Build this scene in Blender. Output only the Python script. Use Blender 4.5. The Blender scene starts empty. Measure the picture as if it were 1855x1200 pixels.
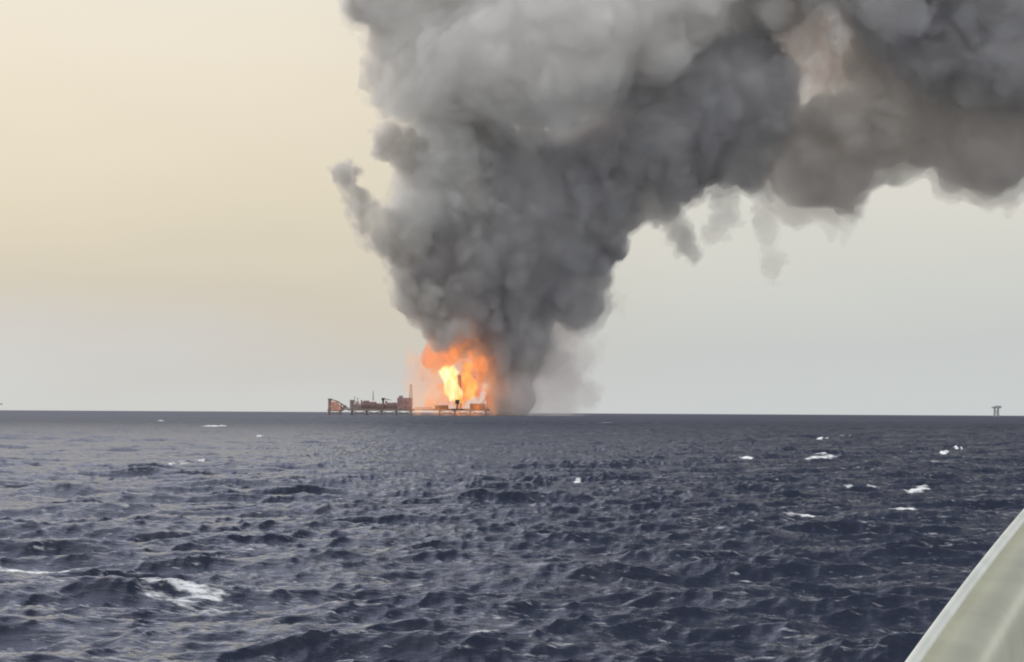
import bpy, bmesh, math, random
import numpy as np
from mathutils import Vector, Matrix

random.seed(7)
SC = bpy.context.scene
COL = SC.collection
R = math.radians

# ------------------------------------------------------------------ camera
EYE = 5.0
FOV = R(24.0)
FPX = 1855 / 2 / math.tan(FOV / 2)          # focal length in photograph pixels
ROLL = math.atan(10.0 / 1855)
PITCH = math.atan(148.2 / FPX)
cam = bpy.data.cameras.new('camera')
cam.sensor_width = 36.0
cam.lens = 18.0 / math.tan(FOV / 2)
cam.clip_start, cam.clip_end = 0.1, 120000.0
camera = bpy.data.objects.new('camera', cam)
COL.objects.link(camera)
CAM_M = Matrix.Translation((0, 0, EYE)) @ Matrix.Rotation(R(90) + PITCH, 4, 'X') @ Matrix.Rotation(ROLL, 4, 'Z')
camera.matrix_world = CAM_M
SC.camera = camera

# ------------------------------------------------------------------ render look
SC.view_settings.view_transform = 'Standard'
SC.view_settings.look = 'None'
SC.view_settings.exposure = 0.0
SC.view_settings.gamma = 1.0
SC.render.engine = 'CYCLES'
SC.cycles.use_denoising = True
SC.cycles.pixel_filter_type = 'BLACKMAN_HARRIS'
SC.cycles.filter_width = 2.0
SC.cycles.max_bounces = 12
SC.cycles.diffuse_bounces = 3
SC.cycles.glossy_bounces = 3
SC.cycles.volume_bounces = 9
SC.cycles.transparent_max_bounces = 48
SC.cycles.sample_clamp_indirect = 6.0


def lin(r, g, b):
    return tuple(((c / 255 + 0.055) / 1.055) ** 2.4 if c > 10 else c / 255 / 12.92 for c in (r, g, b)) + (1.0,)


# ------------------------------------------------------------------ sky and sun
SUN_EL, SUN_AZ = R(24), R(-42)               # azimuth from +Y, negative = left
w = bpy.data.worlds.new('World')
SC.world = w
w.use_nodes = True
nt = w.node_tree
nt.nodes.clear()


def N(tree, kind, **kw):
    n = tree.nodes.new(kind)
    for k, v in kw.items():
        setattr(n, k, v)
    return n


def ramp(tree, stops, interp='LINEAR'):
    n = tree.nodes.new('ShaderNodeValToRGB')
    cr = n.color_ramp
    cr.interpolation = interp
    while len(cr.elements) < len(stops):
        cr.elements.new(0.5)
    for e, (p, c) in zip(cr.elements, stops):
        e.position = p
        e.color = c
    return n


L = nt.links.new
tc = N(nt, 'ShaderNodeTexCoord')
sep = N(nt, 'ShaderNodeSeparateXYZ')
L(tc.outputs['Generated'], sep.inputs[0])
sky = N(nt, 'ShaderNodeTexSky', sky_type='NISHITA', sun_disc=False, sun_elevation=SUN_EL, sun_rotation=SUN_AZ,
        altitude=0.0, air_density=1.2, dust_density=4.0, ozone_density=1.0)
bg1 = N(nt, 'ShaderNodeBackground')
bg1.inputs[1].default_value = 0.06
L(sky.outputs[0], bg1.inputs[0])
# thin high haze layer: colour by elevation, warm towards the sun, grey-blue overhead
mr = N(nt, 'ShaderNodeMapRange')
mr.inputs[1].default_value, mr.inputs[2].default_value = 0.0, 1.0
wob = N(nt, 'ShaderNodeTexNoise')
wob.inputs['Scale'].default_value = 5.0
wob.inputs['Detail'].default_value = 3.0
wmap = N(nt, 'ShaderNodeMapping')
wmap.inputs['Scale'].default_value = (1.0, 1.0, 3.0)
L(tc.outputs['Generated'], wmap.inputs[0])
L(wmap.outputs[0], wob.inputs['Vector'])
wm = N(nt, 'ShaderNodeMath', operation='MULTIPLY_ADD')
L(wob.outputs['Fac'], wm.inputs[0])
wm.inputs[1].default_value = 0.07
L(sep.outputs['Z'], wm.inputs[2])
ws = N(nt, 'ShaderNodeMath', operation='SUBTRACT')
L(wm.outputs[0], ws.inputs[0])
ws.inputs[1].default_value = 0.035
L(ws.outputs[0], mr.inputs[0])
left = ramp(nt, [(0.0, lin(211, 213, 211)), (0.025, lin(208, 206, 202)), (0.05, lin(210, 203, 188)), (0.085, lin(222, 213, 192)),
                 (0.13, lin(233, 222, 202)), (0.18, lin(238, 231, 216)), (0.25, lin(236, 233, 235)), (0.42, lin(224, 225, 238)), (1.0, lin(204, 208, 226))])
right = ramp(nt, [(0.0, lin(207, 211, 211)), (0.03, lin(203, 207, 206)), (0.06, lin(210, 212, 207)), (0.09, lin(221, 219, 210)),
                  (0.13, lin(210, 206, 198)), (0.18, lin(132, 134, 142)), (0.26, lin(92, 96, 110)), (0.5, lin(88, 94, 110)), (1.0, lin(136, 142, 164))])
L(mr.outputs[0], left.inputs[0])
L(mr.outputs[0], right.inputs[0])
side = N(nt, 'ShaderNodeMapRange', interpolation_type='SMOOTHSTEP')
side.inputs[1].default_value, side.inputs[2].default_value = -0.09, 0.10
L(sep.outputs['X'], side.inputs[0])
front = N(nt, 'ShaderNodeMapRange', interpolation_type='SMOOTHSTEP')   # the dark bank hangs over the sea ahead, not behind
front.inputs[1].default_value, front.inputs[2].default_value = -0.05, 0.45
L(sep.outputs['Y'], front.inputs[0])
sfac = N(nt, 'ShaderNodeMath', operation='MULTIPLY')
L(side.outputs[0], sfac.inputs[0])
L(front.outputs[0], sfac.inputs[1])
mx = N(nt, 'ShaderNodeMix', data_type='RGBA')
rear = N(nt, 'ShaderNodeMix', data_type='RGBA')
L(front.outputs[0], rear.inputs[0])
rear.inputs[6].default_value = (1.25, 1.27, 1.29, 1)
L(left.outputs[0], rear.inputs[7])
L(sfac.outputs[0], mx.inputs[0])
L(rear.outputs[2], mx.inputs[6])
L(right.outputs[0], mx.inputs[7])
bg2 = N(nt, 'ShaderNodeBackground')
bg2.inputs[1].default_value = 1.06
L(mx.outputs[2], bg2.inputs[0])
ms = N(nt, 'ShaderNodeMixShader')
ms.inputs[0].default_value = 0.88
L(bg1.outputs[0], ms.inputs[1])
L(bg2.outputs[0], ms.inputs[2])
# veiled brightness of the sky round the sun
dot = N(nt, 'ShaderNodeVectorMath', operation='DOT_PRODUCT')
L(tc.outputs['Generated'], dot.inputs[0])
dot.inputs[1].default_value = (math.sin(SUN_AZ) * math.cos(SUN_EL), math.cos(SUN_AZ) * math.cos(SUN_EL), math.sin(SUN_EL))
dmx = N(nt, 'ShaderNodeMath', operation='MAXIMUM')
L(dot.outputs['Value'], dmx.inputs[0])
dmx.inputs[1].default_value = 0.0
dpw = N(nt, 'ShaderNodeMath', operation='POWER')
L(dmx.outputs[0], dpw.inputs[0])
dpw.inputs[1].default_value = 45.0
dst = N(nt, 'ShaderNodeMath', operation='MULTIPLY')
L(dpw.outputs[0], dst.inputs[0])
dst.inputs[1].default_value = 1.6
bg3 = N(nt, 'ShaderNodeBackground')
bg3.inputs[0].default_value = (1.0, 0.95, 0.90, 1)
L(dst.outputs[0], bg3.inputs[1])
ash = N(nt, 'ShaderNodeAddShader')
L(ms.outputs[0], ash.inputs[0])
L(bg3.outputs[0], ash.inputs[1])
wo = N(nt, 'ShaderNodeOutputWorld')
L(ash.outputs[0], wo.inputs[0])

sun = bpy.data.lights.new('sun', 'SUN')
sun.energy = 1.2
sun.angle = R(10)
sun.color = (1.0, 0.90, 0.76)
sun_o = bpy.data.objects.new('sun', sun)
COL.objects.link(sun_o)
sd = Vector((math.sin(SUN_AZ) * math.cos(SUN_EL), math.cos(SUN_AZ) * math.cos(SUN_EL), math.sin(SUN_EL)))
sun_o.rotation_euler = sd.to_track_quat('Z', 'Y').to_euler()

# ------------------------------------------------------------------ helpers
MI = CAM_M.to_3x3()


def ray(px, py):
    return (MI @ Vector((px - 927.5, 600.0 - py, -FPX))).normalized()


def at(px, py, Y):
    """World point on the plane y = Y seen at photograph pixel (px, py)."""
    d = ray(px, py)
    return Vector((0, 0, EYE)) + d * (Y / d.y)


def on_sea(px, py):
    d = ray(px, py)
    return Vector((0, 0, EYE)) + d * (EYE / -d.z)


def tag(o, label=None, cat=None, group=None, kind=None):
    if label: o['label'] = label
    if cat: o['category'] = cat
    if group: o['group'] = group
    if kind: o['kind'] = kind
    return o


def empty(name, loc):
    o = bpy.data.objects.new(name, None)
    COL.objects.link(o)
    o.location = loc
    return o


def np_mesh(name, verts, quads, mat, parent=None, smooth=True):
    me = bpy.data.meshes.new(name)
    nv, nq = len(verts), len(quads)
    me.vertices.add(nv)
    me.vertices.foreach_set('co', np.ascontiguousarray(verts, dtype=np.float32).ravel())
    me.loops.add(nq * 4)
    me.loops.foreach_set('vertex_index', np.ascontiguousarray(quads, dtype=np.int32).ravel())
    me.polygons.add(nq)
    me.polygons.foreach_set('loop_start', np.arange(0, nq * 4, 4, dtype=np.int32))
    me.update(calc_edges=True)
    if smooth:
        me.polygons.foreach_set('use_smooth', np.ones(nq, dtype=bool))
    me.materials.append(mat)
    o = bpy.data.objects.new(name, me)
    COL.objects.link(o)
    if parent is not None:
        o.parent = parent
    return o


class MB:
    """Collects boxes, bars, tubes and prisms into one bmesh."""
    def __init__(s):
        s.bm = bmesh.new()

    def box(s, x0, x1, y0, y1, z0, z1):
        vs = [s.bm.verts.new((x, y, z)) for z in (z0, z1) for x, y in ((x0, y0), (x1, y0), (x1, y1), (x0, y1))]
        for f in ((3, 2, 1, 0), (4, 5, 6, 7), (0, 1, 5, 4), (1, 2, 6, 5), (2, 3, 7, 6), (3, 0, 4, 7)):
            s.bm.faces.new([vs[i] for i in f])
        return s

    def tube(s, a, b, r0, r1=None, n=8):
        r1 = r0 if r1 is None else r1
        a, b = Vector(a), Vector(b)
        d = (b - a).normalized()
        u = d.orthogonal().normalized()
        v = d.cross(u)
        ra, rb = [], []
        for i in range(n):
            t = 2 * math.pi * i / n
            o = u * math.cos(t) + v * math.sin(t)
            ra.append(s.bm.verts.new(a + o * r0))
            rb.append(s.bm.verts.new(b + o * r1))
        for i in range(n):
            j = (i + 1) % n
            s.bm.faces.new((ra[i], ra[j], rb[j], rb[i]))
        s.bm.faces.new(ra[::-1])
        s.bm.faces.new(rb)
        return s

    def prism(s, pts, y0, y1):
        a = [s.bm.verts.new((x, y0, z)) for x, z in pts]
        b = [s.bm.verts.new((x, y1, z)) for x, z in pts]
        n = len(pts)
        s.bm.faces.new(a[::-1])
        s.bm.faces.new(b)
        for i in range(n):
            j = (i + 1) % n
            s.bm.faces.new((a[i], a[j], b[j], b[i]))
        return s

    def lattice(s, base, top, wb, wt, r, nseg):
        """Four-legged lattice tower with cross braces."""
        base, top = Vector(base), Vector(top)
        lv = []
        for i in range(nseg + 1):
            t = i / nseg
            c = base.lerp(top, t)
            h = (wb + (wt - wb) * t) / 2
            lv.append([c + Vector((sx * h, sy * h, 0)) for sx, sy in ((-1, -1), (1, -1), (1, 1), (-1, 1))])
        for i in range(nseg):
            for k in range(4):
                s.tube(lv[i][k], lv[i + 1][k], r, n=6)
                s.tube(lv[i][k], lv[i + 1][(k + 1) % 4], r * 0.6, n=5)
                s.tube(lv[i + 1][k], lv[i + 1][(k + 1) % 4], r * 0.6, n=5)
        return s

    def build(s, name, mat, parent=None, bevel=0.0, smooth=False):
        bmesh.ops.recalc_face_normals(s.bm, faces=s.bm.faces)
        if bevel:
            bmesh.ops.bevel(s.bm, geom=list(s.bm.edges), offset=bevel, segments=2, affect='EDGES', profile=0.6)
        me = bpy.data.meshes.new(name)
        s.bm.to_mesh(me)
        s.bm.free()
        if smooth:
            for p in me.polygons: p.use_smooth = True
        me.materials.append(mat)
        o = bpy.data.objects.new(name, me)
        COL.objects.link(o)
        if parent is not None: o.parent = parent
        return o


def paint(name, col, rough=0.6, var=0.35, scale=0.25, metal=0.0):
    m = bpy.data.materials.new(name)
    m.use_nodes = True
    t = m.node_tree
    b = t.nodes['Principled BSDF']
    n = N(t, 'ShaderNodeTexNoise')
    n.inputs['Scale'].default_value = scale
    n.inputs['Detail'].default_value = 6.0
    c = N(t, 'ShaderNodeTexCoord')
    t.links.new(c.outputs['Object'], n.inputs['Vector'])
    lo = tuple(x * (1 - var) for x in col[:3]) + (1,)
    hi = tuple(min(1, x * (1 + var)) for x in col[:3]) + (1,)
    r = ramp(t, [(0.3, lo), (0.7, hi)])
    t.links.new(n.outputs['Fac'], r.inputs[0])
    t.links.new(r.outputs[0], b.inputs['Base Color'])
    b.inputs['Roughness'].default_value = rough
    b.inputs['Metallic'].default_value = metal
    return m


# ------------------------------------------------------------------ sea
def ocean_tile(n, size, wl_min, wl_max, peak, wind, hs, spread, seed, choppy):
    rng = np.random.default_rng(seed)
    k1 = 2 * np.pi * np.fft.fftfreq(n, size / n)
    kx, ky = np.meshgrid(k1, k1, indexing='ij')
    k = np.hypot(kx, ky)
    k[0, 0] = 1e-6
    kp = 2 * np.pi / peak
    cosang = (kx * math.cos(wind) + ky * math.sin(wind)) / k
    S = k ** -3.6 * np.exp(-1.25 * (kp / k) ** 2) * (np.clip(cosang, 0, 1) ** spread + 0.04)
    S *= (k > 2 * np.pi / wl_max) & (k < 2 * np.pi / wl_min)
    S[0, 0] = 0
    h = (rng.normal(size=(n, n)) + 1j * rng.normal(size=(n, n))) * np.sqrt(S)
    H = np.fft.ifft2(h)
    sc = hs / 4 / np.std(H.real)
    h = h * sc
    H = np.fft.ifft2(h).real
    dx = np.fft.ifft2(-1j * kx / k * h).real * choppy
    dy = np.fft.ifft2(-1j * ky / k * h).real * choppy
    g = size / n
    J = (1 + np.gradient(-dx, g, axis=0)) * (1 + np.gradient(-dy, g, axis=1)) - np.gradient(dx, g, axis=1) * np.gradient(dy, g, axis=0)
    return np.stack([H, -dx, -dy, J], -1).astype(np.float32), size


def sample(tile, x, y, rot):
    a, size = tile
    n = a.shape[0]
    c, s = math.cos(rot), math.sin(rot)
    u = ((c * x + s * y) / size * n) % n
    v = ((-s * x + c * y) / size * n) % n
    i, j = np.floor(u).astype(int), np.floor(v).astype(int)
    fu, fv = (u - i)[..., None], (v - j)[..., None]
    i %= n; j %= n
    i2, j2 = (i + 1) % n, (j + 1) % n
    o = (a[i, j] * (1 - fu) + a[i2, j] * fu) * (1 - fv) + (a[i, j2] * (1 - fu) + a[i2, j2] * fu) * fv
    return o[..., 0], c * o[..., 1] - s * o[..., 2], s * o[..., 1] + c * o[..., 2], o[..., 3]


def blob_noise(x, y, scale, seed):
    rng = np.random.default_rng(seed)
    t = rng.random((64, 64)).astype(np.float32)
    u, v = (x / scale) % 64, (y / scale) % 64
    i, j = np.floor(u).astype(int), np.floor(v).astype(int)
    fu, fv = u - i, v - j
    fu, fv = fu * fu * (3 - 2 * fu), fv * fv * (3 - 2 * fv)
    i %= 64; j %= 64
    return (t[i, j] * (1 - fu) + t[(i + 1) % 64, j] * fu) * (1 - fv) + (t[i, (j + 1) % 64] * (1 - fu) + t[(i + 1) % 64, (j + 1) % 64] * fu) * fv


# whitecaps, and sky glints painted as white patches: (px, py, length px, thickness px, tilt, strength)
FOAM_GLINTS = [(240, 1076, 110, 5, -4, 0.5), (310, 1084, 130, 6, -4, 0.55), (370, 1094, 110, 5, -3, .5), (430, 1103, 80, 4, -2, .45), (190, 1082, 70, 4, -2, .4), (560, 1120, 130, 5, 8, .38), (690, 1098, 110, 5, 8, .4), (820, 1150, 120, 6, 4, .36), (640, 1160, 120, 5, 2, .34), (120, 1170, 150, 6, 0, .36), (45, 1031, 80, 2.5, -2, 0.8), (120, 1036, 50, 2, -2, .6),
        (1490, 797, 44, 5, 4, 1.0), (1530, 791, 30, 3, 4, .8), (1355, 832, 10, 5, 0, 1.0), (1395, 833, 22, 3, 0, .6), (1470, 833, 40, 5, 2, .9),
        (1487, 831, 12, 8, 0, 1.0), (1712, 822, 34, 6, 7, 1.0), (1735, 815, 14, 7, 12, 1.0), (1664, 890, 24, 7, 8, 1.0), (1545, 887, 9, 4, 3, .8), (1578, 886, 9, 4, 3, .8),
        (1460, 934, 20, 4, -3, .8), (1640, 925, 24, 5, 4, .8), (1700, 965, 10, 4, 0, .7), (1695, 838, 10, 4, 0, .6),
        (395, 774, 32, 5, 0, 1), (330, 762, 22, 5, 0, 1), (290, 763, 8, 5, 0, 1), (471, 794, 9, 5, 0, .9), (1040, 873, 9, 5, 10, .9), (820, 757, 10, 3, 0, .7),
        (742, 770, 8, 4, 0, .7), (958, 783, 8, 4, 0, .6), (1100, 767, 10, 3, 0, .6), (310, 845, 16, 6, 20, .7), (350, 838, 12, 6, 10, .8), (940, 758, 14, 2.5, 0, .6),
        (380, 1010, 30, 9, 5, .5), (600, 1105, 90, 7, 12, .45), (730, 1105, 50, 9, 10, .5), (1030, 1165, 30, 9, 10, .5), (860, 1155, 40, 9, 5, .4),  # near patches here include silvery sky glints painted white
        (720, 1060, 40, 10, 15, .45), (480, 1080, 40, 7, 0, .4)]


def build_sea(mat):
    az_in = np.arctan(np.linspace(-1.12, 1.12, 1250) * math.tan(FOV / 2))
    az_l = np.linspace(R(-65), az_in[0], 150)[:-1]
    az = np.concatenate([az_l, az_in, -az_l[::-1]])
    r = [14.0]
    while r[-1] < 60000:
        q = r[-1]
        if q < 30: f = .01
        elif q < 140: f = .0036
        elif q < 700: f = .0045
        elif q < 3000: f = .0055
        elif q < 9000: f = .0055 * (q / 3000) ** 1.6
        else: f = .05
        r.append(q * (1 + f))
    r = np.array(r)
    print('sea grid', len(az), len(r))
    X = r[:, None] * np.sin(az)[None]
    Y = r[:, None] * np.cos(az)[None]
    wind = R(-74)
    big = ocean_tile(768, 330.0, 1.5, 120.0, 15.0, wind, 0.70, 8, 3, 1.2)
    small = ocean_tile(512, 53.0, 0.3, 2.2, 1.7, wind + .15, 0.14, 4, 11, 1.1)
    h1, dx1, dy1, j1 = sample(big, X, Y, 0.0)
    h2, dx2, dy2, j2 = sample(small, X, Y, 0.35)
    gust = 0.7 + 0.6 * blob_noise(X + 900, Y, 34.0, 5)
    D = r[:, None]
    amp2 = np.clip(1.15 - D / 1500, 0.8, 1) * gust
    amp1 = np.clip(1.0 - (D - 2500) / 7000, 0.0, 1) * (0.8 + 0.4 * blob_noise(X, Y + 300, 70.0, 9))
    Z = h1 * amp1 + h2 * amp2 * np.clip(1 - (D - 1500) / 3000, 0, 1)
    near = np.clip(1 - (D - 400) / 500, 0, 1)
    PX = X + (dx1 * amp1 + dx2 * amp2) * near
    PY = Y + (dy1 * amp1 + dy2 * amp2) * near
    # breaking crests, then the listed whitecaps and painted sky glints
    foam_glint = np.clip((0.22 - j1) * 2.0, 0, 0.6) * (h1 > 0.1)
    for k, (px, py, ln, th, tilt, st) in enumerate(FOAM_GLINTS):
        c = on_sea(px, py)
        dist = c.y
        half_x = ln / FPX * dist * (1.35 if 100 < dist < 300 else 1.0)
        half_y = max(th / FPX * dist * dist / EYE * 0.55, 0.35)
        if dist > 150: half_y = min(half_y, 2.2)
        m = (np.abs(X - c.x) < half_x * 2.5) & (np.abs(Y - c.y) < half_y * 6 + half_x)
        if not m.any(): continue
        ux = (X[m] - c.x)
        uy = (Y[m] - c.y) - ux * math.tan(R(tilt)) * dist / EYE * 0.6
        f = np.exp(-(np.abs(ux / half_x) ** 2.4) - (uy / half_y) ** 2)
        # rough outline
        bn = blob_noise(X[m] + k * 31, Y[m], max(half_x / 3.0, .25), 21) * 0.6 + blob_noise(X[m], Y[m] + k * 17, max(half_x / 9.0, .12), 22) * 0.4
        f = np.clip(f * (0.45 + 1.1 * bn) * 1.7 - 0.25, 0, 1) * st
        foam_glint[m] = np.maximum(foam_glint[m], f)
        if dist > 150:
            Z[m] += np.clip(f, 0, 1) * th / FPX * dist * (0.28 if dist < 300 else 0.45)
    V = np.stack([PX, PY, Z], -1).reshape(-1, 3)
    nr, na = X.shape
    idx = np.arange(nr * na).reshape(nr, na)
    Q = np.stack([idx[:-1, :-1], idx[:-1, 1:], idx[1:, 1:], idx[1:, :-1]], -1).reshape(-1, 4)
    o = np_mesh('sea', V, Q, mat)
    chop = np.clip(0.07 + 0.34 * np.clip((D - 60) / 2600, 0, 1) ** 0.65, 0, .54) * np.ones_like(X)
    o.data.attributes.new('chop', 'FLOAT', 'POINT').data.foreach_set('value', chop.astype(np.float32).ravel())
    o.data.attributes.new('foam_glint', 'FLOAT', 'POINT').data.foreach_set('value', foam_glint.astype(np.float32).ravel())
    o['kind'] = 'structure'
    return o


def sea_material():
    m = bpy.data.materials.new('sea_water')
    m.use_nodes = True
    t = m.node_tree
    b = t.nodes['Principled BSDF']
    lk = t.links.new
    geo = N(t, 'ShaderNodeNewGeometry')
    n1 = N(t, 'ShaderNodeTexNoise')
    n1.inputs['Scale'].default_value = 2.6
    n1.inputs['Detail'].default_value = 5.0
    n1.inputs['Roughness'].default_value = 0.62
    n1.inputs['Distortion'].default_value = 0.4
    mp = N(t, 'ShaderNodeMapping')
    mp.inputs['Scale'].default_value = (0.5, 1.2, 1.0)
    mp.inputs['Rotation'].default_value = (0, 0, R(-10))
    lk(geo.outputs['Position'], mp.inputs[0])
    lk(mp.outputs[0], n1.inputs['Vector'])
    bp = N(t, 'ShaderNodeBump')
    bp.inputs['Strength'].default_value = 0.45
    bp.inputs['Distance'].default_value = 0.16
    lk(n1.outputs['Fac'], bp.inputs['Height'])
    at_ = N(t, 'ShaderNodeAttribute', attribute_name='foam_glint')
    n2 = N(t, 'ShaderNodeTexNoise')
    n2.inputs['Scale'].default_value = 1.7
    n2.inputs['Detail'].default_value = 6.0
    n2.inputs['Roughness'].default_value = 0.7
    mp2 = N(t, 'ShaderNodeMapping')
    mp2.inputs['Scale'].default_value = (0.7, 1.6, 1.0)
    lk(geo.outputs['Position'], mp2.inputs[0])
    lk(mp2.outputs[0], n2.inputs['Vector'])
    ad = N(t, 'ShaderNodeMath', operation='ADD')
    lk(at_.outputs['Fac'], ad.inputs[0])
    lace = N(t, 'ShaderNodeMath', operation='MULTIPLY_ADD')
    lk(n2.outputs['Fac'], lace.inputs[0])
    lace.inputs[1].default_value, lace.inputs[2].default_value = 2.8, -0.9
    lk(lace.outputs[0], ad.inputs[1])
    fr = N(t, 'ShaderNodeMapRange', interpolation_type='SMOOTHSTEP')
    fr.inputs[1].default_value, fr.inputs[2].default_value = 0.70, 1.42
    lk(ad.outputs[0], fr.inputs[0])
    ch = N(t, 'ShaderNodeAttribute', attribute_name='chop')
    deep = N(t, 'ShaderNodeBsdfDiffuse')
    deep.inputs['Color'].default_value = (0.016, 0.019, 0.032, 1)
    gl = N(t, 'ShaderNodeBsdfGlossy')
    gl.inputs['Color'].default_value = (0.85, 0.895, 1.0, 1)  # blue put into the reflection colour, cooling the warm mirrored sky
    lk(ch.outputs['Fac'], gl.inputs['Roughness'])
    lk(bp.outputs[0], gl.inputs['Normal'])
    fn = N(t, 'ShaderNodeFresnel')
    fn.inputs['IOR'].default_value = 1.34
    lk(bp.outputs[0], fn.inputs['Normal'])
    wat = N(t, 'ShaderNodeMixShader')
    cap = N(t, 'ShaderNodeMapRange')           # choppy far water never turns into a mirror at the horizon
    cap.interpolation_type = 'SMOOTHSTEP'
    cap.inputs[1].default_value, cap.inputs[2].default_value = 0.04, 0.27
    cap.inputs[3].default_value, cap.inputs[4].default_value = 0.80, 0.21
    lk(ch.outputs['Fac'], cap.inputs[0])
    mn = N(t, 'ShaderNodeMath', operation='MINIMUM')
    lk(fn.outputs[0], mn.inputs[0])
    lk(cap.outputs[0], mn.inputs[1])
    lk(mn.outputs[0], wat.inputs[0])
    lk(deep.outputs[0], wat.inputs[1])
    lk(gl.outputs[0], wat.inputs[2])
    fo = N(t, 'ShaderNodeBsdfDiffuse')
    fo.inputs['Color'].default_value = (0.82, 0.83, 0.84, 1)
    sh = N(t, 'ShaderNodeMixShader')
    lk(fr.outputs[0], sh.inputs[0])
    lk(wat.outputs[0], sh.inputs[1])
    lk(fo.outputs[0], sh.inputs[2])
    t.nodes.remove(b)
    lk(sh.outputs[0], t.nodes['Material Output'].inputs['Surface'])
    return m


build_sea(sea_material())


# ------------------------------------------------------------------ smoke and flame bodies
def spline_matrix(n, step, m):
    """n samples of a cubic B-spline lattice whose knots are `step` samples apart."""
    x = np.arange(n) / step
    i = np.floor(x).astype(int)
    f = x - i
    wts = np.stack([(1 - f) ** 3, 3 * f ** 3 - 6 * f ** 2 + 4, -3 * f ** 3 + 3 * f ** 2 + 3 * f + 1, f ** 3], -1) / 6
    M = np.zeros((n, m), np.float32)
    for a in range(4):
        M[np.arange(n), i + a] += wts[:, a]
    return M


def noise3(shape, step, rng, stretch=(1, 1, 1)):
    ms = [int(s / (step * q)) + 5 for s, q in zip(shape, stretch)]
    a = rng.normal(size=ms).astype(np.float32)
    A, B, C = (spline_matrix(s, step * q, m) for s, q, m in zip(shape, stretch, ms))
    a = np.tensordot(A, a, (1, 0))
    a = np.tensordot(a, B, (1, 1)).transpose(0, 2, 1)
    a = np.tensordot(a, C, (2, 1))
    return a / a.std()


def surface_nets(f, org, h):
    nx, ny, nz = f.shape
    ins = f < 0
    c = np.zeros((nx - 1, ny - 1, nz - 1), np.int8)
    sl = lambda d, n: slice(d, n - 1 + d)
    for d in np.ndindex(2, 2, 2):
        c += ins[sl(d[0], nx), sl(d[1], ny), sl(d[2], nz)]
    act = (c > 0) & (c < 8)
    ijk = np.argwhere(act)
    vid = np.full(act.shape, -1, np.int64)
    vid[act] = np.arange(len(ijk))
    acc = np.zeros((len(ijk), 3)); cnt = np.zeros(len(ijk))
    I, J, K = ijk.T
    for d in np.ndindex(2, 2, 2):
        for ax in range(3):
            if d[ax]: continue
            e = list(d); e[ax] = 1
            a = f[I + d[0], J + d[1], K + d[2]]
            b = f[I + e[0], J + e[1], K + e[2]]
            m = (a < 0) != (b < 0)
            t = a[m] / (a[m] - b[m])
            p = np.tile(np.array(d, float), (m.sum(), 1))
            p[:, ax] += t
            acc[m] += p
            cnt[m] += 1
    V = (ijk + acc / cnt[:, None]) * h + org
    quads = []
    for ax in range(3):
        u, v = (ax + 1) % 3, (ax + 2) % 3
        s0 = [slice(1, -1)] * 3; s1 = [slice(1, -1)] * 3
        s0[ax] = slice(0, -1); s1[ax] = slice(1, None)
        a, b = ins[tuple(s0)], ins[tuple(s1)]
        e = np.argwhere(a != b)
        flip = a[tuple(e.T)]
        base = e.copy()
        for q in range(3):
            if q != ax: base[:, q] += 1
        def cell(du, dv):
            cc = base.copy(); cc[:, u] -= du; cc[:, v] -= dv
            return vid[cc[:, 0], cc[:, 1], cc[:, 2]]
        qd = np.stack([cell(1, 1), cell(0, 1), cell(0, 0), cell(1, 0)], -1)
        qd[~flip] = qd[~flip][:, ::-1]
        quads.append(qd)
    return V, np.concatenate(quads)


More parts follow.
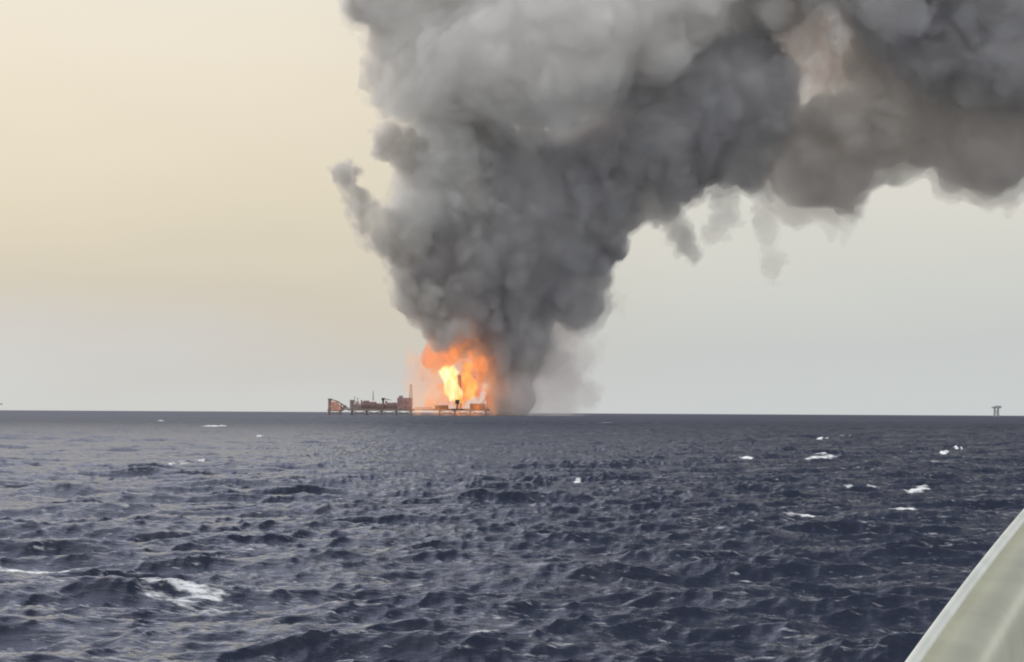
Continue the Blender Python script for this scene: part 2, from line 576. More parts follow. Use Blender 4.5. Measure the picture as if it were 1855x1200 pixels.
def body(name, blobs, mat, Y0, parent=None, vox=3.6, amps=(15, 8, 4), scales=(75, 32, 14), k=9.0, seed=1, stretch=(1, 1, 1), mean=0.35, veil=None, core_name='dense_smoke'):
    """Closed billowing surface: blobs (px, py, r px, depth m) at distance Y0, joined smoothly and crumpled by cauliflower noise."""
    rng = np.random.default_rng(seed)
    P = []
    for bl in blobs:
        px, py, rp = bl[:3]
        dep = bl[3] if len(bl) > 3 else rng.uniform(-.35, .35) * rp
        c = at(px, py, Y0 + dep)
        P.append((c.x, c.y, c.z, rp / FPX * (Y0 + dep)))
    P = np.array(P)
    pad = sum(amps) * 1.1 + 3 * vox + (veil[0] * 2.2 if veil else 0)
    lo = (P[:, :3] - P[:, 3:]).min(0) - pad
    hi = (P[:, :3] + P[:, 3:]).max(0) + pad
    n = np.ceil((hi - lo) / vox).astype(int) + 1
    ax = [lo[i] + np.arange(n[i], dtype=np.float32) * vox for i in range(3)]
    acc = np.zeros(n, np.float32)
    for x, y, z, r_ in P:
        ext = r_ + 5 * k + pad
        s = [slice(max(0, int((c - ext - lo[i]) / vox)), int((c + ext - lo[i]) / vox) + 2) for i, c in enumerate((x, y, z))]
        d = np.sqrt((ax[0][s[0]][:, None, None] - x) ** 2 + (ax[1][s[1]][None, :, None] - y) ** 2 + (ax[2][s[2]][None, None, :] - z) ** 2) - r_
        acc[tuple(s)] += np.exp(np.clip(-d / k, -40, 40))
    f = -k * np.log(acc + 1e-12)
    for a, sc_ in zip(amps, scales):
        nn = np.abs(noise3(n, sc_ / vox, rng, stretch))
        f -= a * (np.minimum(nn, 2.2) - (1 - mean))
    f[0] = f[-1] = 9; f[:, 0] = f[:, -1] = 9; f[:, :, 0] = f[:, :, -1] = 9
    loc = parent.location if parent is not None else Vector((0, 0, 0))
    if veil is None:
        V, Q = surface_nets(f, lo, vox)
        o = np_mesh(name, V - np.array(loc), Q, mat, parent)
        return o
    # ragged thin outskirts with the dense smoke inside them
    off, vm = veil
    g = f - off * (0.55 + 0.75 * noise3(n, scales[0] / vox, rng, stretch)) - off * 0.55 * np.abs(noise3(n, scales[1] / vox * .8, rng, stretch))
    g = np.minimum(g, f - 0.6)
    g[0] = g[-1] = 9; g[:, 0] = g[:, -1] = 9; g[:, :, 0] = g[:, :, -1] = 9
    V, Q = surface_nets(g, lo, vox)
    o = np_mesh(name, V - np.array(loc), Q, vm, parent)
    V, Q = surface_nets(f + off * .25, lo, vox)
    c_ = np_mesh(core_name, V - np.array(loc), Q, mat, o)
    print(name, n, len(V))
    return o


def smoke_mat(name, albedo, dens, skin, aniso=0.2, soot=None, seed=0.0, rate=0.5, size=70):
    m = bpy.data.materials.new(name)
    m.use_nodes = True
    t = m.node_tree
    t.nodes.clear()
    lk = t.links.new
    out = N(t, 'ShaderNodeOutputMaterial')
    v = N(t, 'ShaderNodeVolumePrincipled')
    v.inputs['Color'].default_value = albedo + (1,)
    v.inputs['Density'].default_value = dens
    v.inputs['Anisotropy'].default_value = aniso
    if soot is not None:
        # uneven soot: drawn-out dark and pale strands and thinner pockets inside the smoke
        geo = N(t, 'ShaderNodeNewGeometry')
        mp = N(t, 'ShaderNodeMapping')
        mp.inputs['Location'].default_value = (seed, seed * .7, 0)
        mp.inputs['Rotation'].default_value = (0, R(-32), 0)
        mp.inputs['Scale'].default_value = (1 / size, 1 / size, .47 / size)
        lk(geo.outputs['Position'], mp.inputs[0])
        n1 = N(t, 'ShaderNodeTexNoise')
        n1.inputs['Scale'].default_value = 1.0
        n1.inputs['Detail'].default_value = 3.0
        n1.inputs['Distortion'].default_value = 1.2
        lk(mp.outputs[0], n1.inputs['Vector'])
        cr = ramp(t, [(0.36, soot + (1,)), (0.64, albedo + (1,))])
        lk(n1.outputs['Fac'], cr.inputs[0])
        lk(cr.outputs[0], v.inputs['Color'])
        dr = N(t, 'ShaderNodeMapRange')
        dr.inputs[1].default_value, dr.inputs[2].default_value = 0.35, 0.65
        dr.inputs[3].default_value, dr.inputs[4].default_value = dens * 1.7, dens * 0.35
        lk(n1.outputs['Fac'], dr.inputs[0])
        lk(dr.outputs[0], v.inputs['Density'])
        m.cycles.volume_step_rate = rate
    lk(v.outputs[0], out.inputs['Volume'])
    d = N(t, 'ShaderNodeBsdfDiffuse')
    d.inputs['Color'].default_value = tuple(a ** 4 * 0.5 for a in albedo) + (1,)
    tr = N(t, 'ShaderNodeBsdfTransparent')
    mx_ = N(t, 'ShaderNodeMixShader')
    mx_.inputs[0].default_value = skin
    lk(tr.outputs[0], mx_.inputs[1])
    lk(d.outputs[0], mx_.inputs[2])
    lk(mx_.outputs[0], out.inputs['Surface'])
    return m


def flame_mat(name, cols, strength, dens, skin, scale=13.0, seed=0.0):
    """Glowing gas: colours from cool to hot through turbulent noise, thinner where cool."""
    m = bpy.data.materials.new(name)
    m.use_nodes = True
    t = m.node_tree
    t.nodes.clear()
    lk = t.links.new
    out = N(t, 'ShaderNodeOutputMaterial')
    geo = N(t, 'ShaderNodeNewGeometry')
    mp = N(t, 'ShaderNodeMapping')
    mp.inputs['Location'].default_value = (seed, seed, seed)
    mp.inputs['Scale'].default_value = (1 / scale, 1 / scale, 0.5 / scale)
    lk(geo.outputs['Position'], mp.inputs[0])
    n1 = N(t, 'ShaderNodeTexNoise')
    n1.inputs['Scale'].default_value = 1.0
    n1.inputs['Detail'].default_value = 3.0
    n1.inputs['Distortion'].default_value = 1.0
    lk(mp.outputs[0], n1.inputs['Vector'])
    cr = ramp(t, [(p, c + (1,)) for p, c in zip((0.36, 0.5, 0.62), cols)])
    lk(n1.outputs['Fac'], cr.inputs[0])
    dr = N(t, 'ShaderNodeMapRange')
    dr.inputs[1].default_value, dr.inputs[2].default_value = 0.34, 0.60
    dr.inputs[3].default_value, dr.inputs[4].default_value = dens * .25, dens * 1.5
    lk(n1.outputs['Fac'], dr.inputs[0])
    em = N(t, 'ShaderNodeMath', operation='MULTIPLY')
    lk(dr.outputs[0], em.inputs[0])
    em.inputs[1].default_value = strength
    v = N(t, 'ShaderNodeVolumePrincipled')
    v.inputs['Color'].default_value = (0.1, 0.1, 0.1, 1)
    lk(dr.outputs[0], v.inputs['Density'])
    lk(cr.outputs[0], v.inputs['Emission Color'])
    lk(em.outputs[0], v.inputs['Emission Strength'])
    lk(v.outputs[0], out.inputs['Volume'])
    e = N(t, 'ShaderNodeEmission')
    lk(cr.outputs[0], e.inputs[0])
    e.inputs[1].default_value = strength
    tr = N(t, 'ShaderNodeBsdfTransparent')
    mx_ = N(t, 'ShaderNodeMixShader')
    mx_.inputs[0].default_value = skin
    lk(tr.outputs[0], mx_.inputs[1])
    lk(e.outputs[0], mx_.inputs[2])
    lk(mx_.outputs[0], out.inputs['Surface'])
    m.cycles.volume_step_rate = 0.3
    return m


YR = 4000.0
M_BACK = smoke_mat('grey_smoke', (0.990, 0.984, 0.974), 0.026, 0.012, soot=(0.970, 0.960, 0.948), seed=3.0)
M_LEFT = smoke_mat('grey_brown_smoke', (0.955, 0.957, 0.95), 0.036, 0.02, soot=(0.80, 0.795, 0.79), seed=7.0)
M_DARK = smoke_mat('dark_smoke', (0.83, 0.83, 0.842), 0.032, 0.02, soot=(0.57, 0.57, 0.60), seed=11.0)
M_COLUMN = smoke_mat('column_smoke', (0.86, 0.84, 0.84), 0.036, 0.02, soot=(0.62, 0.60, 0.61), seed=13.0)
M_RIGHT = smoke_mat('brown_smoke', (0.91, 0.88, 0.852), 0.024, 0.015, soot=(0.66, 0.64, 0.625), seed=17.0)
M_BASE = smoke_mat('mauve_smoke', (0.955, 0.93, 0.925), 0.065, 0.03, soot=(0.86, 0.82, 0.81), seed=19.0)
M_VEIL = smoke_mat('thin_grey_smoke', (0.90, 0.89, 0.87), 0.010, 0.012)
M_VEIL_DARK = smoke_mat('thin_dark_smoke', (0.80, 0.79, 0.78), 0.010, 0.012)
M_PALE = smoke_mat('pale_smoke', (0.93, 0.895, 0.89), 0.0065, 0.012)
M_PALE_EDGE = smoke_mat('pale_smoke_edge', (0.93, 0.90, 0.90), 0.0028, 0.008)
M_WISP = smoke_mat('thin_smoke', (0.82, 0.79, 0.76), 0.022, 0.015)
M_FAINT = smoke_mat('faint_smoke', (0.84, 0.82, 0.79), 0.011, 0.012)
M_FAINT_EDGE = smoke_mat('faint_smoke_edge', (0.86, 0.85, 0.83), 0.003, 0.008)

base = at(870, 735, YR)
plume = empty('smoke_plume', (base.x, base.y, 0))
tag(plume, 'huge dark grey smoke plume rising from the fire and drifting right across the sky', 'smoke')

A4, S4 = (13, 9, 6, 3), (85, 38, 17, 8)
body('grey_billow', [(665, 5, 34), (690, -20, 50), (735, 95, 62), (755, 160, 68), (730, 40, 46), (775, 60, 80), (770, -10, 80), (850, 110, 110, -40), (840, 190, 60, 20), (940, 90, 130, -90),
                     (1050, 60, 125, -110), (1000, 150, 85, -120), (900, -70, 140), (1080, -70, 140, -60), (1230, -25, 100, -90), (1150, 50, 85, -110), (930, 170, 60, -90), (1300, -60, 120),
                     (1385, 15, 62), (1330, 45, 70), (820, -160, 150), (1000, -210, 170), (1200, -200, 170)],
     M_BACK, YR, plume, vox=4.2, amps=A4, scales=S4, seed=4, veil=(9, M_VEIL))
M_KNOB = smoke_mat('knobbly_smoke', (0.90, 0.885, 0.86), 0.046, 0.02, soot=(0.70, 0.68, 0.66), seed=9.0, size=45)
M_KNOB_EDGE = smoke_mat('knobbly_smoke_edge', (0.88, 0.86, 0.83), 0.02, 0.012)
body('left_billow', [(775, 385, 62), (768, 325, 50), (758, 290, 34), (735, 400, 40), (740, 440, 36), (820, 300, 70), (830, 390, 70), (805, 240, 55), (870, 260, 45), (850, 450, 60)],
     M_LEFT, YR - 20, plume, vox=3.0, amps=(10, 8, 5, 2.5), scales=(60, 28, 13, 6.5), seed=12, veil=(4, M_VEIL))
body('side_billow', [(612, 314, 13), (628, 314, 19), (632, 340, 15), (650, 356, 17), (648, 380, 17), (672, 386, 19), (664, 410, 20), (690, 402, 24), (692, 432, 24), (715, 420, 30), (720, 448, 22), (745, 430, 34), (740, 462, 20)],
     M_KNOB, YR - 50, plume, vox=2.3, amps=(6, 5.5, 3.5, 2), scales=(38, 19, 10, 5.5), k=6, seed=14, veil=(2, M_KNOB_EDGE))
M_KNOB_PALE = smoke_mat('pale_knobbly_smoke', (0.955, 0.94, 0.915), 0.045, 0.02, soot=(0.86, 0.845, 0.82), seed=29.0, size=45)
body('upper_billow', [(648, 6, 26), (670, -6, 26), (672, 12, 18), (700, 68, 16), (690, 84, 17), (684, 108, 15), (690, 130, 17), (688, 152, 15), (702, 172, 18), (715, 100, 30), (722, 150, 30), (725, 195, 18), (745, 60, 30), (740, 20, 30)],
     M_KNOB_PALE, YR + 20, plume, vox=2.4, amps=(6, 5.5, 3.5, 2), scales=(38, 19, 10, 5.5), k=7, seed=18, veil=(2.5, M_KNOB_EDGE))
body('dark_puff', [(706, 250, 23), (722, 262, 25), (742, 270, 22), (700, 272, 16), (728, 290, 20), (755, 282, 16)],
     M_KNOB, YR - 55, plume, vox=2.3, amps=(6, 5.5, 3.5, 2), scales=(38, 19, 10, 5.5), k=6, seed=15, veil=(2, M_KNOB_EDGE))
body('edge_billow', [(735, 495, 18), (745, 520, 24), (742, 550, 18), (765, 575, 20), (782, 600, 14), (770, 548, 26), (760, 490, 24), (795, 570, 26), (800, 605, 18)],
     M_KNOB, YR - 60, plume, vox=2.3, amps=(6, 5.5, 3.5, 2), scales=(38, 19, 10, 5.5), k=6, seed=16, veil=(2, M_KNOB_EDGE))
body('column', [(815, 612, 24), (800, 585, 32), (780, 548, 44), (764, 512, 40), (800, 492, 58), (850, 545, 46), (850, 490, 60), (842, 590, 34), (835, 450, 60)],
     M_COLUMN, YR - 25, plume, vox=2.6, amps=(8, 6, 4, 2), scales=(50, 24, 12, 6), seed=21, veil=(4, M_VEIL_DARK))
body('dark_billow', [(900, 480, 80), (950, 420, 100), (980, 340, 95), (925, 300, 60), (905, 268, 36), (962, 272, 44), (1060, 360, 95), (1100, 290, 95), (1180, 235, 98), (1210, 300, 75),
                     (1290, 255, 80), (1300, 180, 105), (1368, 130, 64), (1375, 85, 36), (1345, 215, 62), (1050, 470, 60), (1000, 530, 60), (1025, 553, 34), (960, 590, 52), (915, 555, 60),
                     (1130, 340, 60), (1160, 170, 50), (1000, 450, 80), (935, 612, 36), (905, 612, 30), (1215, 378, 16), (1375, 270, 34), (1400, 245, 22), (1345, 300, 32)],
     M_DARK, YR + 10, plume, vox=3.4, amps=(12, 9, 6, 3), scales=(75, 34, 15, 7), seed=33, veil=(8, M_VEIL_DARK))
body('drifting_cloud', [(1490, 310, 66), (1455, 268, 44), (1500, 232, 62), (1560, 240, 90), (1640, 205, 88), (1640, 110, 108), (1720, 190, 105), (1795, 255, 84), (1850, 190, 110), (1920, 215, 100),
                        (1630, 0, 110), (1760, 20, 150), (1470, -45, 72), (1560, 10, 50), (1400, -50, 80), (1920, 40, 150), (1700, -150, 170), (1900, -150, 170), (1500, -170, 130), (2050, 120, 150),
                        (2060, -60, 160), (1600, 165, 46), (1425, 238, 30), (1428, 300, 34), (1500, 322, 60), (1548, 308, 52), (1590, 280, 52), (1800, 276, 76), (1755, 250, 66), (1870, 262, 60), (1640, 232, 60)],
     M_RIGHT, YR - 30, plume, vox=4.2, amps=(14, 10, 6, 3), scales=(95, 42, 18, 8), seed=45, veil=(15, smoke_mat('thin_brown_smoke', (0.88, 0.85, 0.81), 0.008, 0.01)))
body('soot_lap', [(822, 596, 15), (836, 598, 13), (808, 612, 11)],
     M_COLUMN, YR - 75, plume, vox=2.0, amps=(6, 5, 3), scales=(26, 13, 7), k=5, seed=54, stretch=(1, 1, 1.5), veil=(3, M_KNOB_EDGE))
body('dark_upper_cloud', [(1650, 40, 92), (1750, 40, 110), (1590, -10, 62), (1870, 60, 115), (1500, -40, 50), (1700, 110, 62), (1790, 120, 70), (1640, 120, 36), (1960, 40, 110), (1680, -110, 110), (1860, -110, 120)],
     M_DARK, YR - 110, plume, vox=4.2, amps=(14, 10, 6, 3), scales=(95, 42, 18, 8), seed=47, veil=(10, M_VEIL_DARK))
body('base_column', [(920, 640, 44), (918, 680, 36), (924, 706, 30), (938, 722, 18), (902, 605, 40), (902, 665, 30), (948, 615, 42), (926, 735, 24), (908, 722, 20), (960, 640, 30)],
     M_BASE, YR + 5, plume, vox=2.4, amps=(6, 5, 3, 2), scales=(40, 20, 10, 6), seed=52, stretch=(1, 1, 1.6), veil=(4, M_VEIL))
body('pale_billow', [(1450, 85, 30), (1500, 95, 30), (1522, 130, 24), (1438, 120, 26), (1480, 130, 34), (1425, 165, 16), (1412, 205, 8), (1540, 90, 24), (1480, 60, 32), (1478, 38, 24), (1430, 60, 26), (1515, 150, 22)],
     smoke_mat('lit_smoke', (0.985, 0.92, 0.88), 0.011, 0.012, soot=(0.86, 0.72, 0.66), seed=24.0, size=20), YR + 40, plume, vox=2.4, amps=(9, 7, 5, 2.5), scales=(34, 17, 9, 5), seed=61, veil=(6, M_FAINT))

low = empty('smoke_cloud', at(1010, 747, YR + 60).xy.to_3d())
tag(low, 'thin pale mauve smoke hanging low over the water right of the fire', 'smoke')
body('haze_puff', [(985, 695, 40), (1030, 705, 32), (960, 712, 34), (1005, 715, 24), (1045, 722, 14), (1000, 726, 14), (960, 726, 14)], M_PALE, YR + 60, low, vox=3, amps=(12, 9, 5), scales=(44, 22, 10), k=16, seed=71, veil=(12, M_PALE_EDGE), core_name='denser_haze')
body('haze_billow', [(1010, 632, 34), (1032, 660, 24), (1000, 655, 34), (1026, 612, 22), (980, 630, 30)], M_PALE, YR + 50, low, vox=3, amps=(12, 9, 5), scales=(44, 22, 10), k=14, seed=72, veil=(10, M_PALE_EDGE), core_name='denser_haze')


def chain(pts, n=8):
    out = []
    for a, b in zip(pts[:-1], pts[1:]):
        for i in range(n):
            t = i / n
            out.append(tuple(a[j] + (b[j] - a[j]) * t for j in range(3)))
    out.append(tuple(pts[-1]))
    return [(x, y, r_, 0.0) for x, y, r_ in out]


WG = 'smoke wisps below the plume'
for nm, pts, mt, sd, vl, lab in (
        ('smoke_wisp', [(1170, 360, 16), (1200, 388, 12), (1225, 418, 10), (1245, 448, 8), (1264, 472, 5)], M_WISP, 81, M_FAINT, 'short brown wisp slanting down to the right from the dark smoke'),
        ('smoke_wisp', [(1378, 270, 20), (1380, 330, 17), (1385, 390, 14), (1390, 440, 11), (1402, 505, 7)], M_FAINT, 82, M_FAINT_EDGE, 'long faint vertical wisp hanging below the gap in the smoke'),
        ('smoke_wisp', [(1330, 310, 18), (1318, 360, 16), (1325, 395, 14), (1300, 420, 10)], M_FAINT, 83, M_FAINT_EDGE, 'faint broad veil between the slanted wisp and the long vertical wisp'),
        ('smoke_wisp', [(1050, 512, 9), (1080, 518, 6), (1101, 535, 5), (1106, 560, 4)], M_FAINT, 84, M_FAINT_EDGE, 'thin pale curl beside the right edge of the lower column')):
    o = body(nm, chain(pts), mt, YR - 40, None, vox=2.0, amps=(6, 5, 3.5), scales=(30, 14, 7), k=4, seed=sd, veil=(4, vl), core_name='denser_smoke')
    tag(o, lab, 'smoke wisp', WG)

# ---- fire
fire = empty('fire', at(835, 738, YR).xy.to_3d())
tag(fire, 'bright orange and yellow fire blazing over the burning platform', 'fire')
FS = (1, 1, 1.8)
VG = flame_mat('flame_glow', ((0.85, 0.30, 0.12), (0.95, 0.36, 0.13), (1.0, 0.45, 0.18)), 1.0, 0.0075, 0.012, 24)
body('flame_core', [(815, 682, 9), (807, 684, 6), (820, 673, 6), (816, 695, 9), (824, 690, 5), (816, 705, 7), (819, 714, 7), (824, 722, 6), (832, 712, 6), (834, 726, 6), (808, 672, 8)],
     flame_mat('white_flame', ((1.0, 0.50, 0.07), (1.0, 0.74, 0.26), (1.0, 0.90, 0.62)), 1.5, 0.075, 0.04, 16, 3.3),
     YR - 38, fire, vox=1.4, amps=(2.5, 2.5, 2), scales=(18, 9, 5), k=4, seed=97, stretch=FS)
OR = ((0.26, 0.04, 0.016), (0.84, 0.17, 0.03), (1.0, 0.31, 0.055))
body('yellow_flame', [(845, 672, 6), (847, 662, 5), (845, 684, 6), (852, 700, 6), (848, 716, 6)],
     flame_mat('yellow_glow', ((0.95, 0.34, 0.06), (1.0, 0.48, 0.10), (1.0, 0.62, 0.22)), 1.1, 0.10, 0.05, 12, 5.0), YR - 36, fire, vox=1.4, amps=(2.5, 2.5, 2), scales=(18, 9, 5), k=4, seed=98, stretch=FS)
body('orange_flame', [(850, 690, 17), (862, 708, 16), (845, 718, 13), (878, 705, 10), (838, 655, 15), (815, 652, 14), (855, 672, 14), (870, 726, 10), (790, 731, 6), (805, 730, 8), (830, 732, 8), (885, 718, 7),
                      (800, 665, 12), (875, 685, 10), (798, 700, 10)],
     flame_mat('orange_glow', OR, 1.1, 0.05, 0.02, 13, 1.0), YR - 5, fire, vox=1.8, amps=(9, 7, 4), scales=(26, 13, 7), k=5, seed=92, stretch=FS, veil=(8, VG), core_name='flame_tongue')
body('red_flame', [(800, 642, 11), (825, 632, 13), (846, 620, 13), (860, 606, 9), (850, 640, 13), (872, 655, 11), (785, 650, 9), (810, 648, 12)],
     flame_mat('red_glow', ((0.35, 0.09, 0.06), (0.85, 0.21, 0.08), (0.98, 0.32, 0.10)), 1.05, 0.04, 0.015, 14, 6.0), YR - 30, fire, vox=1.8, amps=(9, 7, 4), scales=(26, 13, 7), k=5, seed=93, stretch=FS, veil=(7, VG), core_name='flame_tongue')
body('flame_veil', [(750, 655, 14), (742, 680, 8), (755, 700, 9), (782, 658, 18), (772, 675, 12), (790, 695, 17), (768, 722, 12), (785, 725, 12), (775, 700, 12), (872, 700, 10)],
     VG, YR - 15, fire, vox=2.4, amps=(9, 7, 4), scales=(36, 18, 9), k=9, seed=94, stretch=FS, veil=(9, flame_mat('faint_flame_glow', ((0.85, 0.36, 0.2), (0.95, 0.42, 0.2), (1.0, 0.5, 0.25)), 1.0, 0.0022, 0.006, 24)), core_name='flame_tongue')

# ------------------------------------------------------------------ offshore platforms
K = YR / FPX
RUST = paint('rust_red_steel', (0.27, 0.17, 0.15))
STEEL = paint('grey_brown_steel', (0.22, 0.17, 0.155))
ORNG = paint('orange_paint', (0.70, 0.36, 0.26))
DARK = paint('sooty_steel', (0.04, 0.03, 0.026))
PINK = paint('hazed_red_paint', (0.32, 0.20, 0.19))  # haze and fire glow put into the colour, as in the other rig paints
PALEP = paint('pale_paint', (0.48, 0.39, 0.35))
FARG = paint('hazed_grey_steel', (0.30, 0.31, 0.32))  # distance haze is put into this pale grey


def origin(px, Y=YR):
    return Vector((at(px, 745, Y).x, Y, 0.0))


def hz(px):
    return 743.0 + px / 1855 * 10.4


def deck_legs(root, x0, x1, depth, zd, mat, nx=3, r=0.9, brace=True):
    """Jacket legs down through the water, each a part, plus the bracing."""
    xs = [x0 + (x1 - x0) * i / (nx - 1) for i in range(nx)]
    for x in xs:
        for y in (-depth / 2, depth / 2):
            MB().tube((x * 1.03, y * 1.05, -8), (x, y, zd), r * 1.1, r).build('leg', mat, root, smooth=False)
    if brace:
        for y in (-depth / 2, depth / 2):
            b = MB()
            for a, c in zip(xs[:-1], xs[1:]):
                b.tube((a, y, 0.5), (c, y, zd - .5), r * .45, n=6).tube((c, y, 0.5), (a, y, zd - .5), r * .45, n=6)
            b.build('bracing', mat, root)


def railing(root, x0, x1, y0, y1, z, mat):
    b = MB()
    for a, c in (((x0, y0), (x1, y0)), ((x1, y0), (x1, y1)), ((x1, y1), (x0, y1)), ((x0, y1), (x0, y0))):
        for hh in (0.6, 1.15):
            b.tube((a[0], a[1], z + hh), (c[0], c[1], z + hh), 0.09, n=5)
        ln = math.hypot(c[0] - a[0], c[1] - a[1])
        for i in range(int(ln / 3)):
            t = i / max(1, int(ln / 3))
            x, y = a[0] + (c[0] - a[0]) * t, a[1] + (c[1] - a[1]) * t
            b.tube((x, y, z), (x, y, z + 1.15), 0.08, n=5)
    b.build('railing', mat, root)


# living quarters platform on the left: tall block, slanted truss to a pointed crane end
o = origin(608)
q = empty('quarters_platform', o)
tag(q, 'small orange offshore platform standing alone at the left end of the rig', 'offshore platform')
deck_legs(q, -11, 8, 14, 6, RUST, 2)
MB().box(-13, 12, -9, 9, 6, 8.2).build('deck', RUST, q)
MB().box(-12, -7.5, -7, 7, 8.2, 26).box(-13, -6.5, -8, 8, 26, 27).build('stair_tower', RUST, q)
mod = MB().prism([(-7.3, 8.2), (9, 8.2), (9, 14), (2, 22), (-7.3, 22)], -6.5, 6.5).build('accommodation_block', ORNG, q)
for zz in (11, 14.5, 18):
    for xx in (-5.5, -2.5, 0.5, 3.5):
        MB().box(xx, xx + 1.4, -6.62, -6.45, zz, zz + 1.3).build('window', DARK, mod)
tr = MB()
for y in (-6.9, 6.9):
    tr.tube((-7, y, 25.5), (3, y, 22.5), .8).tube((3, y, 22.5), (16, y, 14.5), .8).tube((16, y, 14.5), (10, y, 8), .7).tube((9, y, 19), (10, y, 8.2), .5)
tr.tube((16, -6.9, 14.5), (16, 6.9, 14.5), 1.2)
tr.build('truss', RUST, q)
MB().box(12.5, 17.5, -5, 5, 12.8, 16).build('crane_cab', STEEL, q)
railing(q, -13, 12, -9, 9, 8.2, STEEL)

# main process platform
o = origin(690)
mp_ = empty('process_platform', o)
tag(mp_, 'long red brown process platform of stacked modules with a thin mast at its right end', 'offshore platform')
deck_legs(mp_, -48, 50, 24, 7, STEEL, 5)
MB().box(-54, 56, -15, 15, 7, 10.4).build('cellar_deck', STEEL, mp_)
MB().box(-51, -45, -9, 9, 10.4, 25).build('stair_tower', STEEL, mp_)
MB().box(-44.5, -32, -11, 11, 10.4, 19).box(-43, -37, -8, 8, 19, 22.5).build('generator_module', PALEP, mp_)
MB().box(-31.5, -8, -12, 12, 10.4, 22).box(-29, -20, -8, 8, 22, 24).build('compressor_module', RUST, mp_, bevel=.25)
MB().box(-7.5, 7, -11, 11, 10.4, 19.5).build('separator_module', PINK, mp_, bevel=.25)
MB().box(7.5, 27, -11, 11, 10.4, 17.5).tube((9, -5, 19.2), (26, -5, 19.2), 1.8, n=12).tube((9, 5, 19.2), (26, 5, 19.2), 1.8, n=12).build('vessel_module', PINK, mp_)
MB().box(27.5, 52, -13, 13, 10.4, 29).box(30, 36, -8, 8, 29, 32.5).build('drilling_module', PINK, mp_, bevel=.3)
MB().box(27.2, 52.3, -13.8, 13.8, 19.6, 20.5).build('walkway', RUST, mp_)
MB().lattice((49.5, 0, 29), (49.5, 0, 51), 4.2, 2.4, .36, 5).build('mast', DARK, mp_)
MB().tube((-13, 0, 24), (-13, 0, 41), .9, .45).build('vent_stack', STEEL, mp_)
pr = MB()
for zz in (13, 16):
    for yy in (-13.5, -12.6):
        pr.tube((-44, yy, zz), (27, yy, zz), .35, n=6)
for i in range(24):
    pr.tube((-44 + i * 3.05, -13.2, 10.4), (-44 + i * 3.05, -13.2, 17.5 + (i * 7 % 5)), .3, n=5)
pr.build('pipe_rack', STEEL, mp_)
MB().box(-44, 27, 12.2, 14.6, 10.4, 18).box(-33, -31.6, -8, 8, 10.4, 25).box(7.2, 9.8, 2, 9, 19.6, 24).build('pipe_rack', RUST, mp_)
c = MB().tube((4, -8, 19.5), (4, -8, 26), 1.5).box(1.5, 6.5, -10, -6, 24.5, 28.5).build('crane', DARK, mp_)
MB().tube((5, -8, 27), (18, -8, 25), .5, .3).tube((5, -8, 28), (18, -8, 25), .2).build('crane_boom', DARK, c)
MB().tube((-44, 5, 22), (-44, 5, 31), .5).build('exhaust', STEEL, mp_)
MB().tube((-39, 5, 22), (-39, 5, 29), .6).build('exhaust', STEEL, mp_)
railing(mp_, -54, 56, -15, 15, 10.4, STEEL)


def bridge(name, pxa, pxb, z, mat, label):
    a, b = origin(pxa), origin(pxb)
    o_ = empty(name, (a + b) / 2)
    tag(o_, label, 'bridge', 'footbridges linking the platforms')
    hl = (b.x - a.x) / 2
    MB().box(-hl, hl, -2, 2, z, z + 1.5).build('walkway', mat, o_)
    m = MB()
    n = max(3, int(hl / 3.5))
    for y in (-2.2, 2.2):
        m.tube((-hl, y, z + 4.2), (hl, y, z + 4.2), .6, n=6)
        for i in range(n):
            x0, x1 = -hl + 2 * hl * i / n, -hl + 2 * hl * (i + 1) / n
            m.tube((x0, y, z), (x0, y, z + 4.2), .4, n=5).tube((x0, y, z), (x1, y, z + 4.2), .4, n=5)
    m.build('truss', mat, o_)


bridge('footbridge', 619.5, 630.5, 8.4, STEEL, 'short dark footbridge joining the small orange platform to the long platform')
bridge('footbridge', 751.5, 783.2, 8.4, RUST, 'red lattice footbridge running into the flames from the long platform')

# burning platform
o = origin(836)
bp_ = empty('burning_platform', o)
tag(bp_, 'charred offshore platform standing inside the orange flames', 'offshore platform')
deck_legs(bp_, -36, 40, 22, 8, RUST, 4, r=1.1)
MB().box(-48, 47, -14, 14, 8, 11).build('deck', RUST, bp_)
MB().box(-44, -22, -10, 10, 11, 17).build('burnt_module', DARK, bp_)
MB().box(14, 40, -10, 10, 11, 20).build('burnt_module', RUST, bp_)
MB().lattice((-3, -32, 11), (-3, -32, 66), 6, 3.2, .42, 8).build('derrick', DARK, bp_)
MB().box(-9, -2, -66, -60, 19, 26).tube((-6, -63, 11), (-6, -63, 20), .9).box(-14, 4, -68, -14.2, 9, 11).build('hose_reel', DARK, bp_)
MB().tube((43, 0, 11), (43, 0, 30), .9, .6).build('vent_stack', STEEL, bp_)
MB().tube((34, -8, 20), (44, -8, 33), .8, .4).build('crane_boom', RUST, bp_)
fp_scale = 0.82
railing(bp_, -48, 47, -14, 14, 11, RUST)

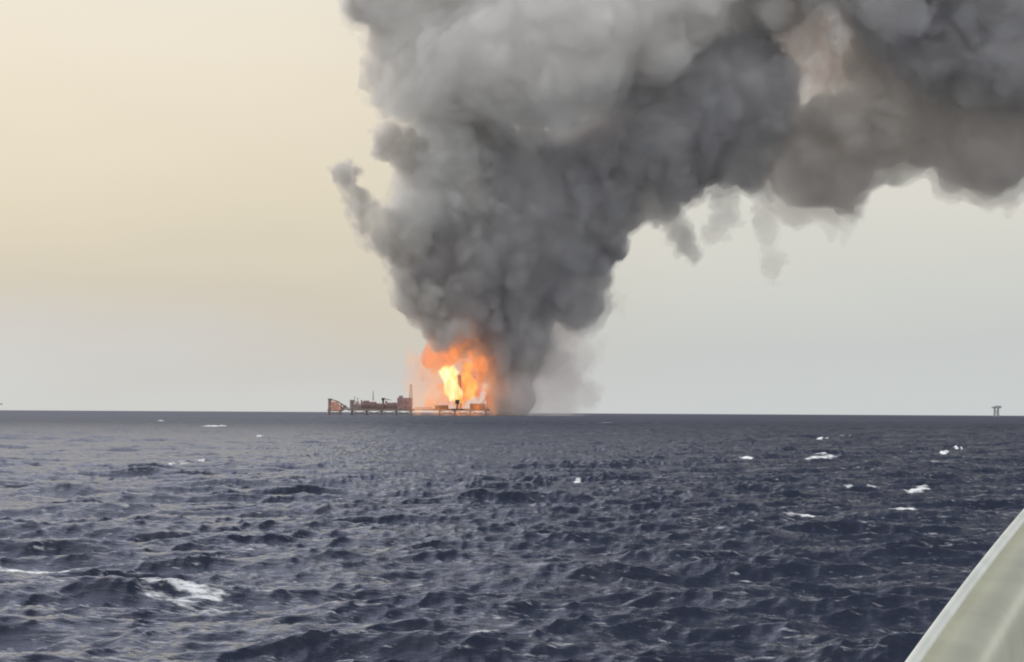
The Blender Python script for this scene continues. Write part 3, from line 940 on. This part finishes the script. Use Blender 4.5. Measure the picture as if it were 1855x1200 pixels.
# far platform on the right and the one cut by the left edge
o = origin(1805, 9000)
fp = empty('wellhead_platform', o)
tag(fp, 'tiny grey T-shaped wellhead platform alone on the right horizon', 'offshore platform')
k9 = 9000 / FPX
zt = at(1805, 739, 9000).z
for sx in (-9, 9):
    for y in (-9, 9):
        MB().tube((sx, y, -8), (sx * .9, y * .9, zt), 2.4, 2.0).build('leg', FARG, fp)
for y in (-8.5, 8.5):
    MB().tube((-8.5, y, 1), (8.5, y, zt - 1), .7).tube((8.5, y, 1), (-8.5, y, zt - 1), .7).build('bracing', FARG, fp)
MB().box(-19, 19, -14, 14, zt - 2, zt + 2).build('deck', FARG, fp)
MB().box(-21, 23, -15, 15, zt + 2, zt + 3.6).build('helideck', FARG, fp)
MB().box(-8, 20, -10, 10, zt + 3.6, zt + 7).build('equipment_module', FARG, fp)

fp.scale = (fp_scale, fp_scale, 1.0)

o = origin(-9, 9000)
lp = empty('wellhead_platform', o)
tag(lp, 'grey platform deck edge just showing at the left border above the horizon', 'offshore platform')
zt = at(0, 732, 9000).z
for sx in (-9, 9):
    for y in (-9, 9):
        MB().tube((sx, y, -8), (sx * .85, y * .85, zt), 1.4, 1.2).build('leg', FARG, lp)
MB().box(-20, 25, -14, 14, zt - 3, zt + 1).build('deck', FARG, lp)
MB().box(-15, 12, -10, 10, zt + 1, zt + 8).build('equipment_module', FARG, lp)

# ------------------------------------------------------------------ the boat the picture is taken from
def boat():
    OL = paint('olive_gelcoat', (0.45, 0.45, 0.35), rough=0.26, var=0.08, scale=12)
    WH = paint('pale_highlight_rim', (0.66, 0.68, 0.62), rough=0.35, var=0.10, scale=14)  # edge highlight painted in as a paler rim colour
    a, b = at(1638, 1200, 1.9), at(1856, 921, 2.9)
    d = (b - a)
    pts = [a - d * 1.5, a - d * .5, a, a + d * .33, a + d * .66, b, b + d * .8, b + d * 2.0]
    along = d.normalized()
    view = (a + b) / 2 - Vector((0, 0, EYE))
    view.normalize()
    side = along.cross(view).normalized()          # across the rim
    if side.x < 0: side = -side
    out = side.cross(along).normalized()
    if out.dot(view) > 0: out = -out                # towards the eye
    root = empty('boat_gunwale', (a + b) / 2)
    tag(root, 'olive green boat side with a pale rounded rim in the near right corner', 'boat')
    ctr = root.location

    def sweep(name, prof, mat):
        bm = bmesh.new()
        n = 40
        rows = []
        for i in range(n):
            t = i / (n - 1) * (len(pts) - 1)
            j = min(int(t), len(pts) - 2)
            p = pts[j].lerp(pts[j + 1], t - j)
            s = (p - (a + b) / 2).dot(along) / d.length
            p = p + side * (0.009 * (s * s - .25))
            rows.append([bm.verts.new(p + side * u + out * v - ctr) for u, v in prof])
        for r0, r1 in zip(rows[:-1], rows[1:]):
            for k in range(len(prof)):
                k2 = (k + 1) % len(prof)
                bm.faces.new((r0[k], r0[k2], r1[k2], r1[k]))
        bm.faces.new(rows[0][::-1]); bm.faces.new(rows[-1])
        bmesh.ops.recalc_face_normals(bm, faces=bm.faces)
        me = bpy.data.meshes.new(name)
        bm.to_mesh(me); bm.free()
        for p in me.polygons: p.use_smooth = True
        me.materials.append(mat)
        ob = bpy.data.objects.new(name, me)
        COL.objects.link(ob)
        ob.parent = root

    rr = 0.0052
    sweep('rim', [(rr + rr * math.cos(t), .004 + rr * math.sin(t)) for t in [2 * math.pi * i / 20 for i in range(20)]], WH)
    prof = []
    for i in range(61):                              # rolling side: bulges to the eye, then falls away
        u = 0.009 + 0.55 * (i / 60) ** 1.6
        v = 0.024 * math.exp(-((u - .046) / .030) ** 2) - 0.014 - 7.0 * max(0, u - .04) ** 2 if u < .2 else -0.014 - .179 - (u - .2) * 2.2
        prof.append((u, v))
    prof += [(u, v - 0.03) for u, v in prof[::-1]]
    sweep('side_panel', prof, OL)


boat()
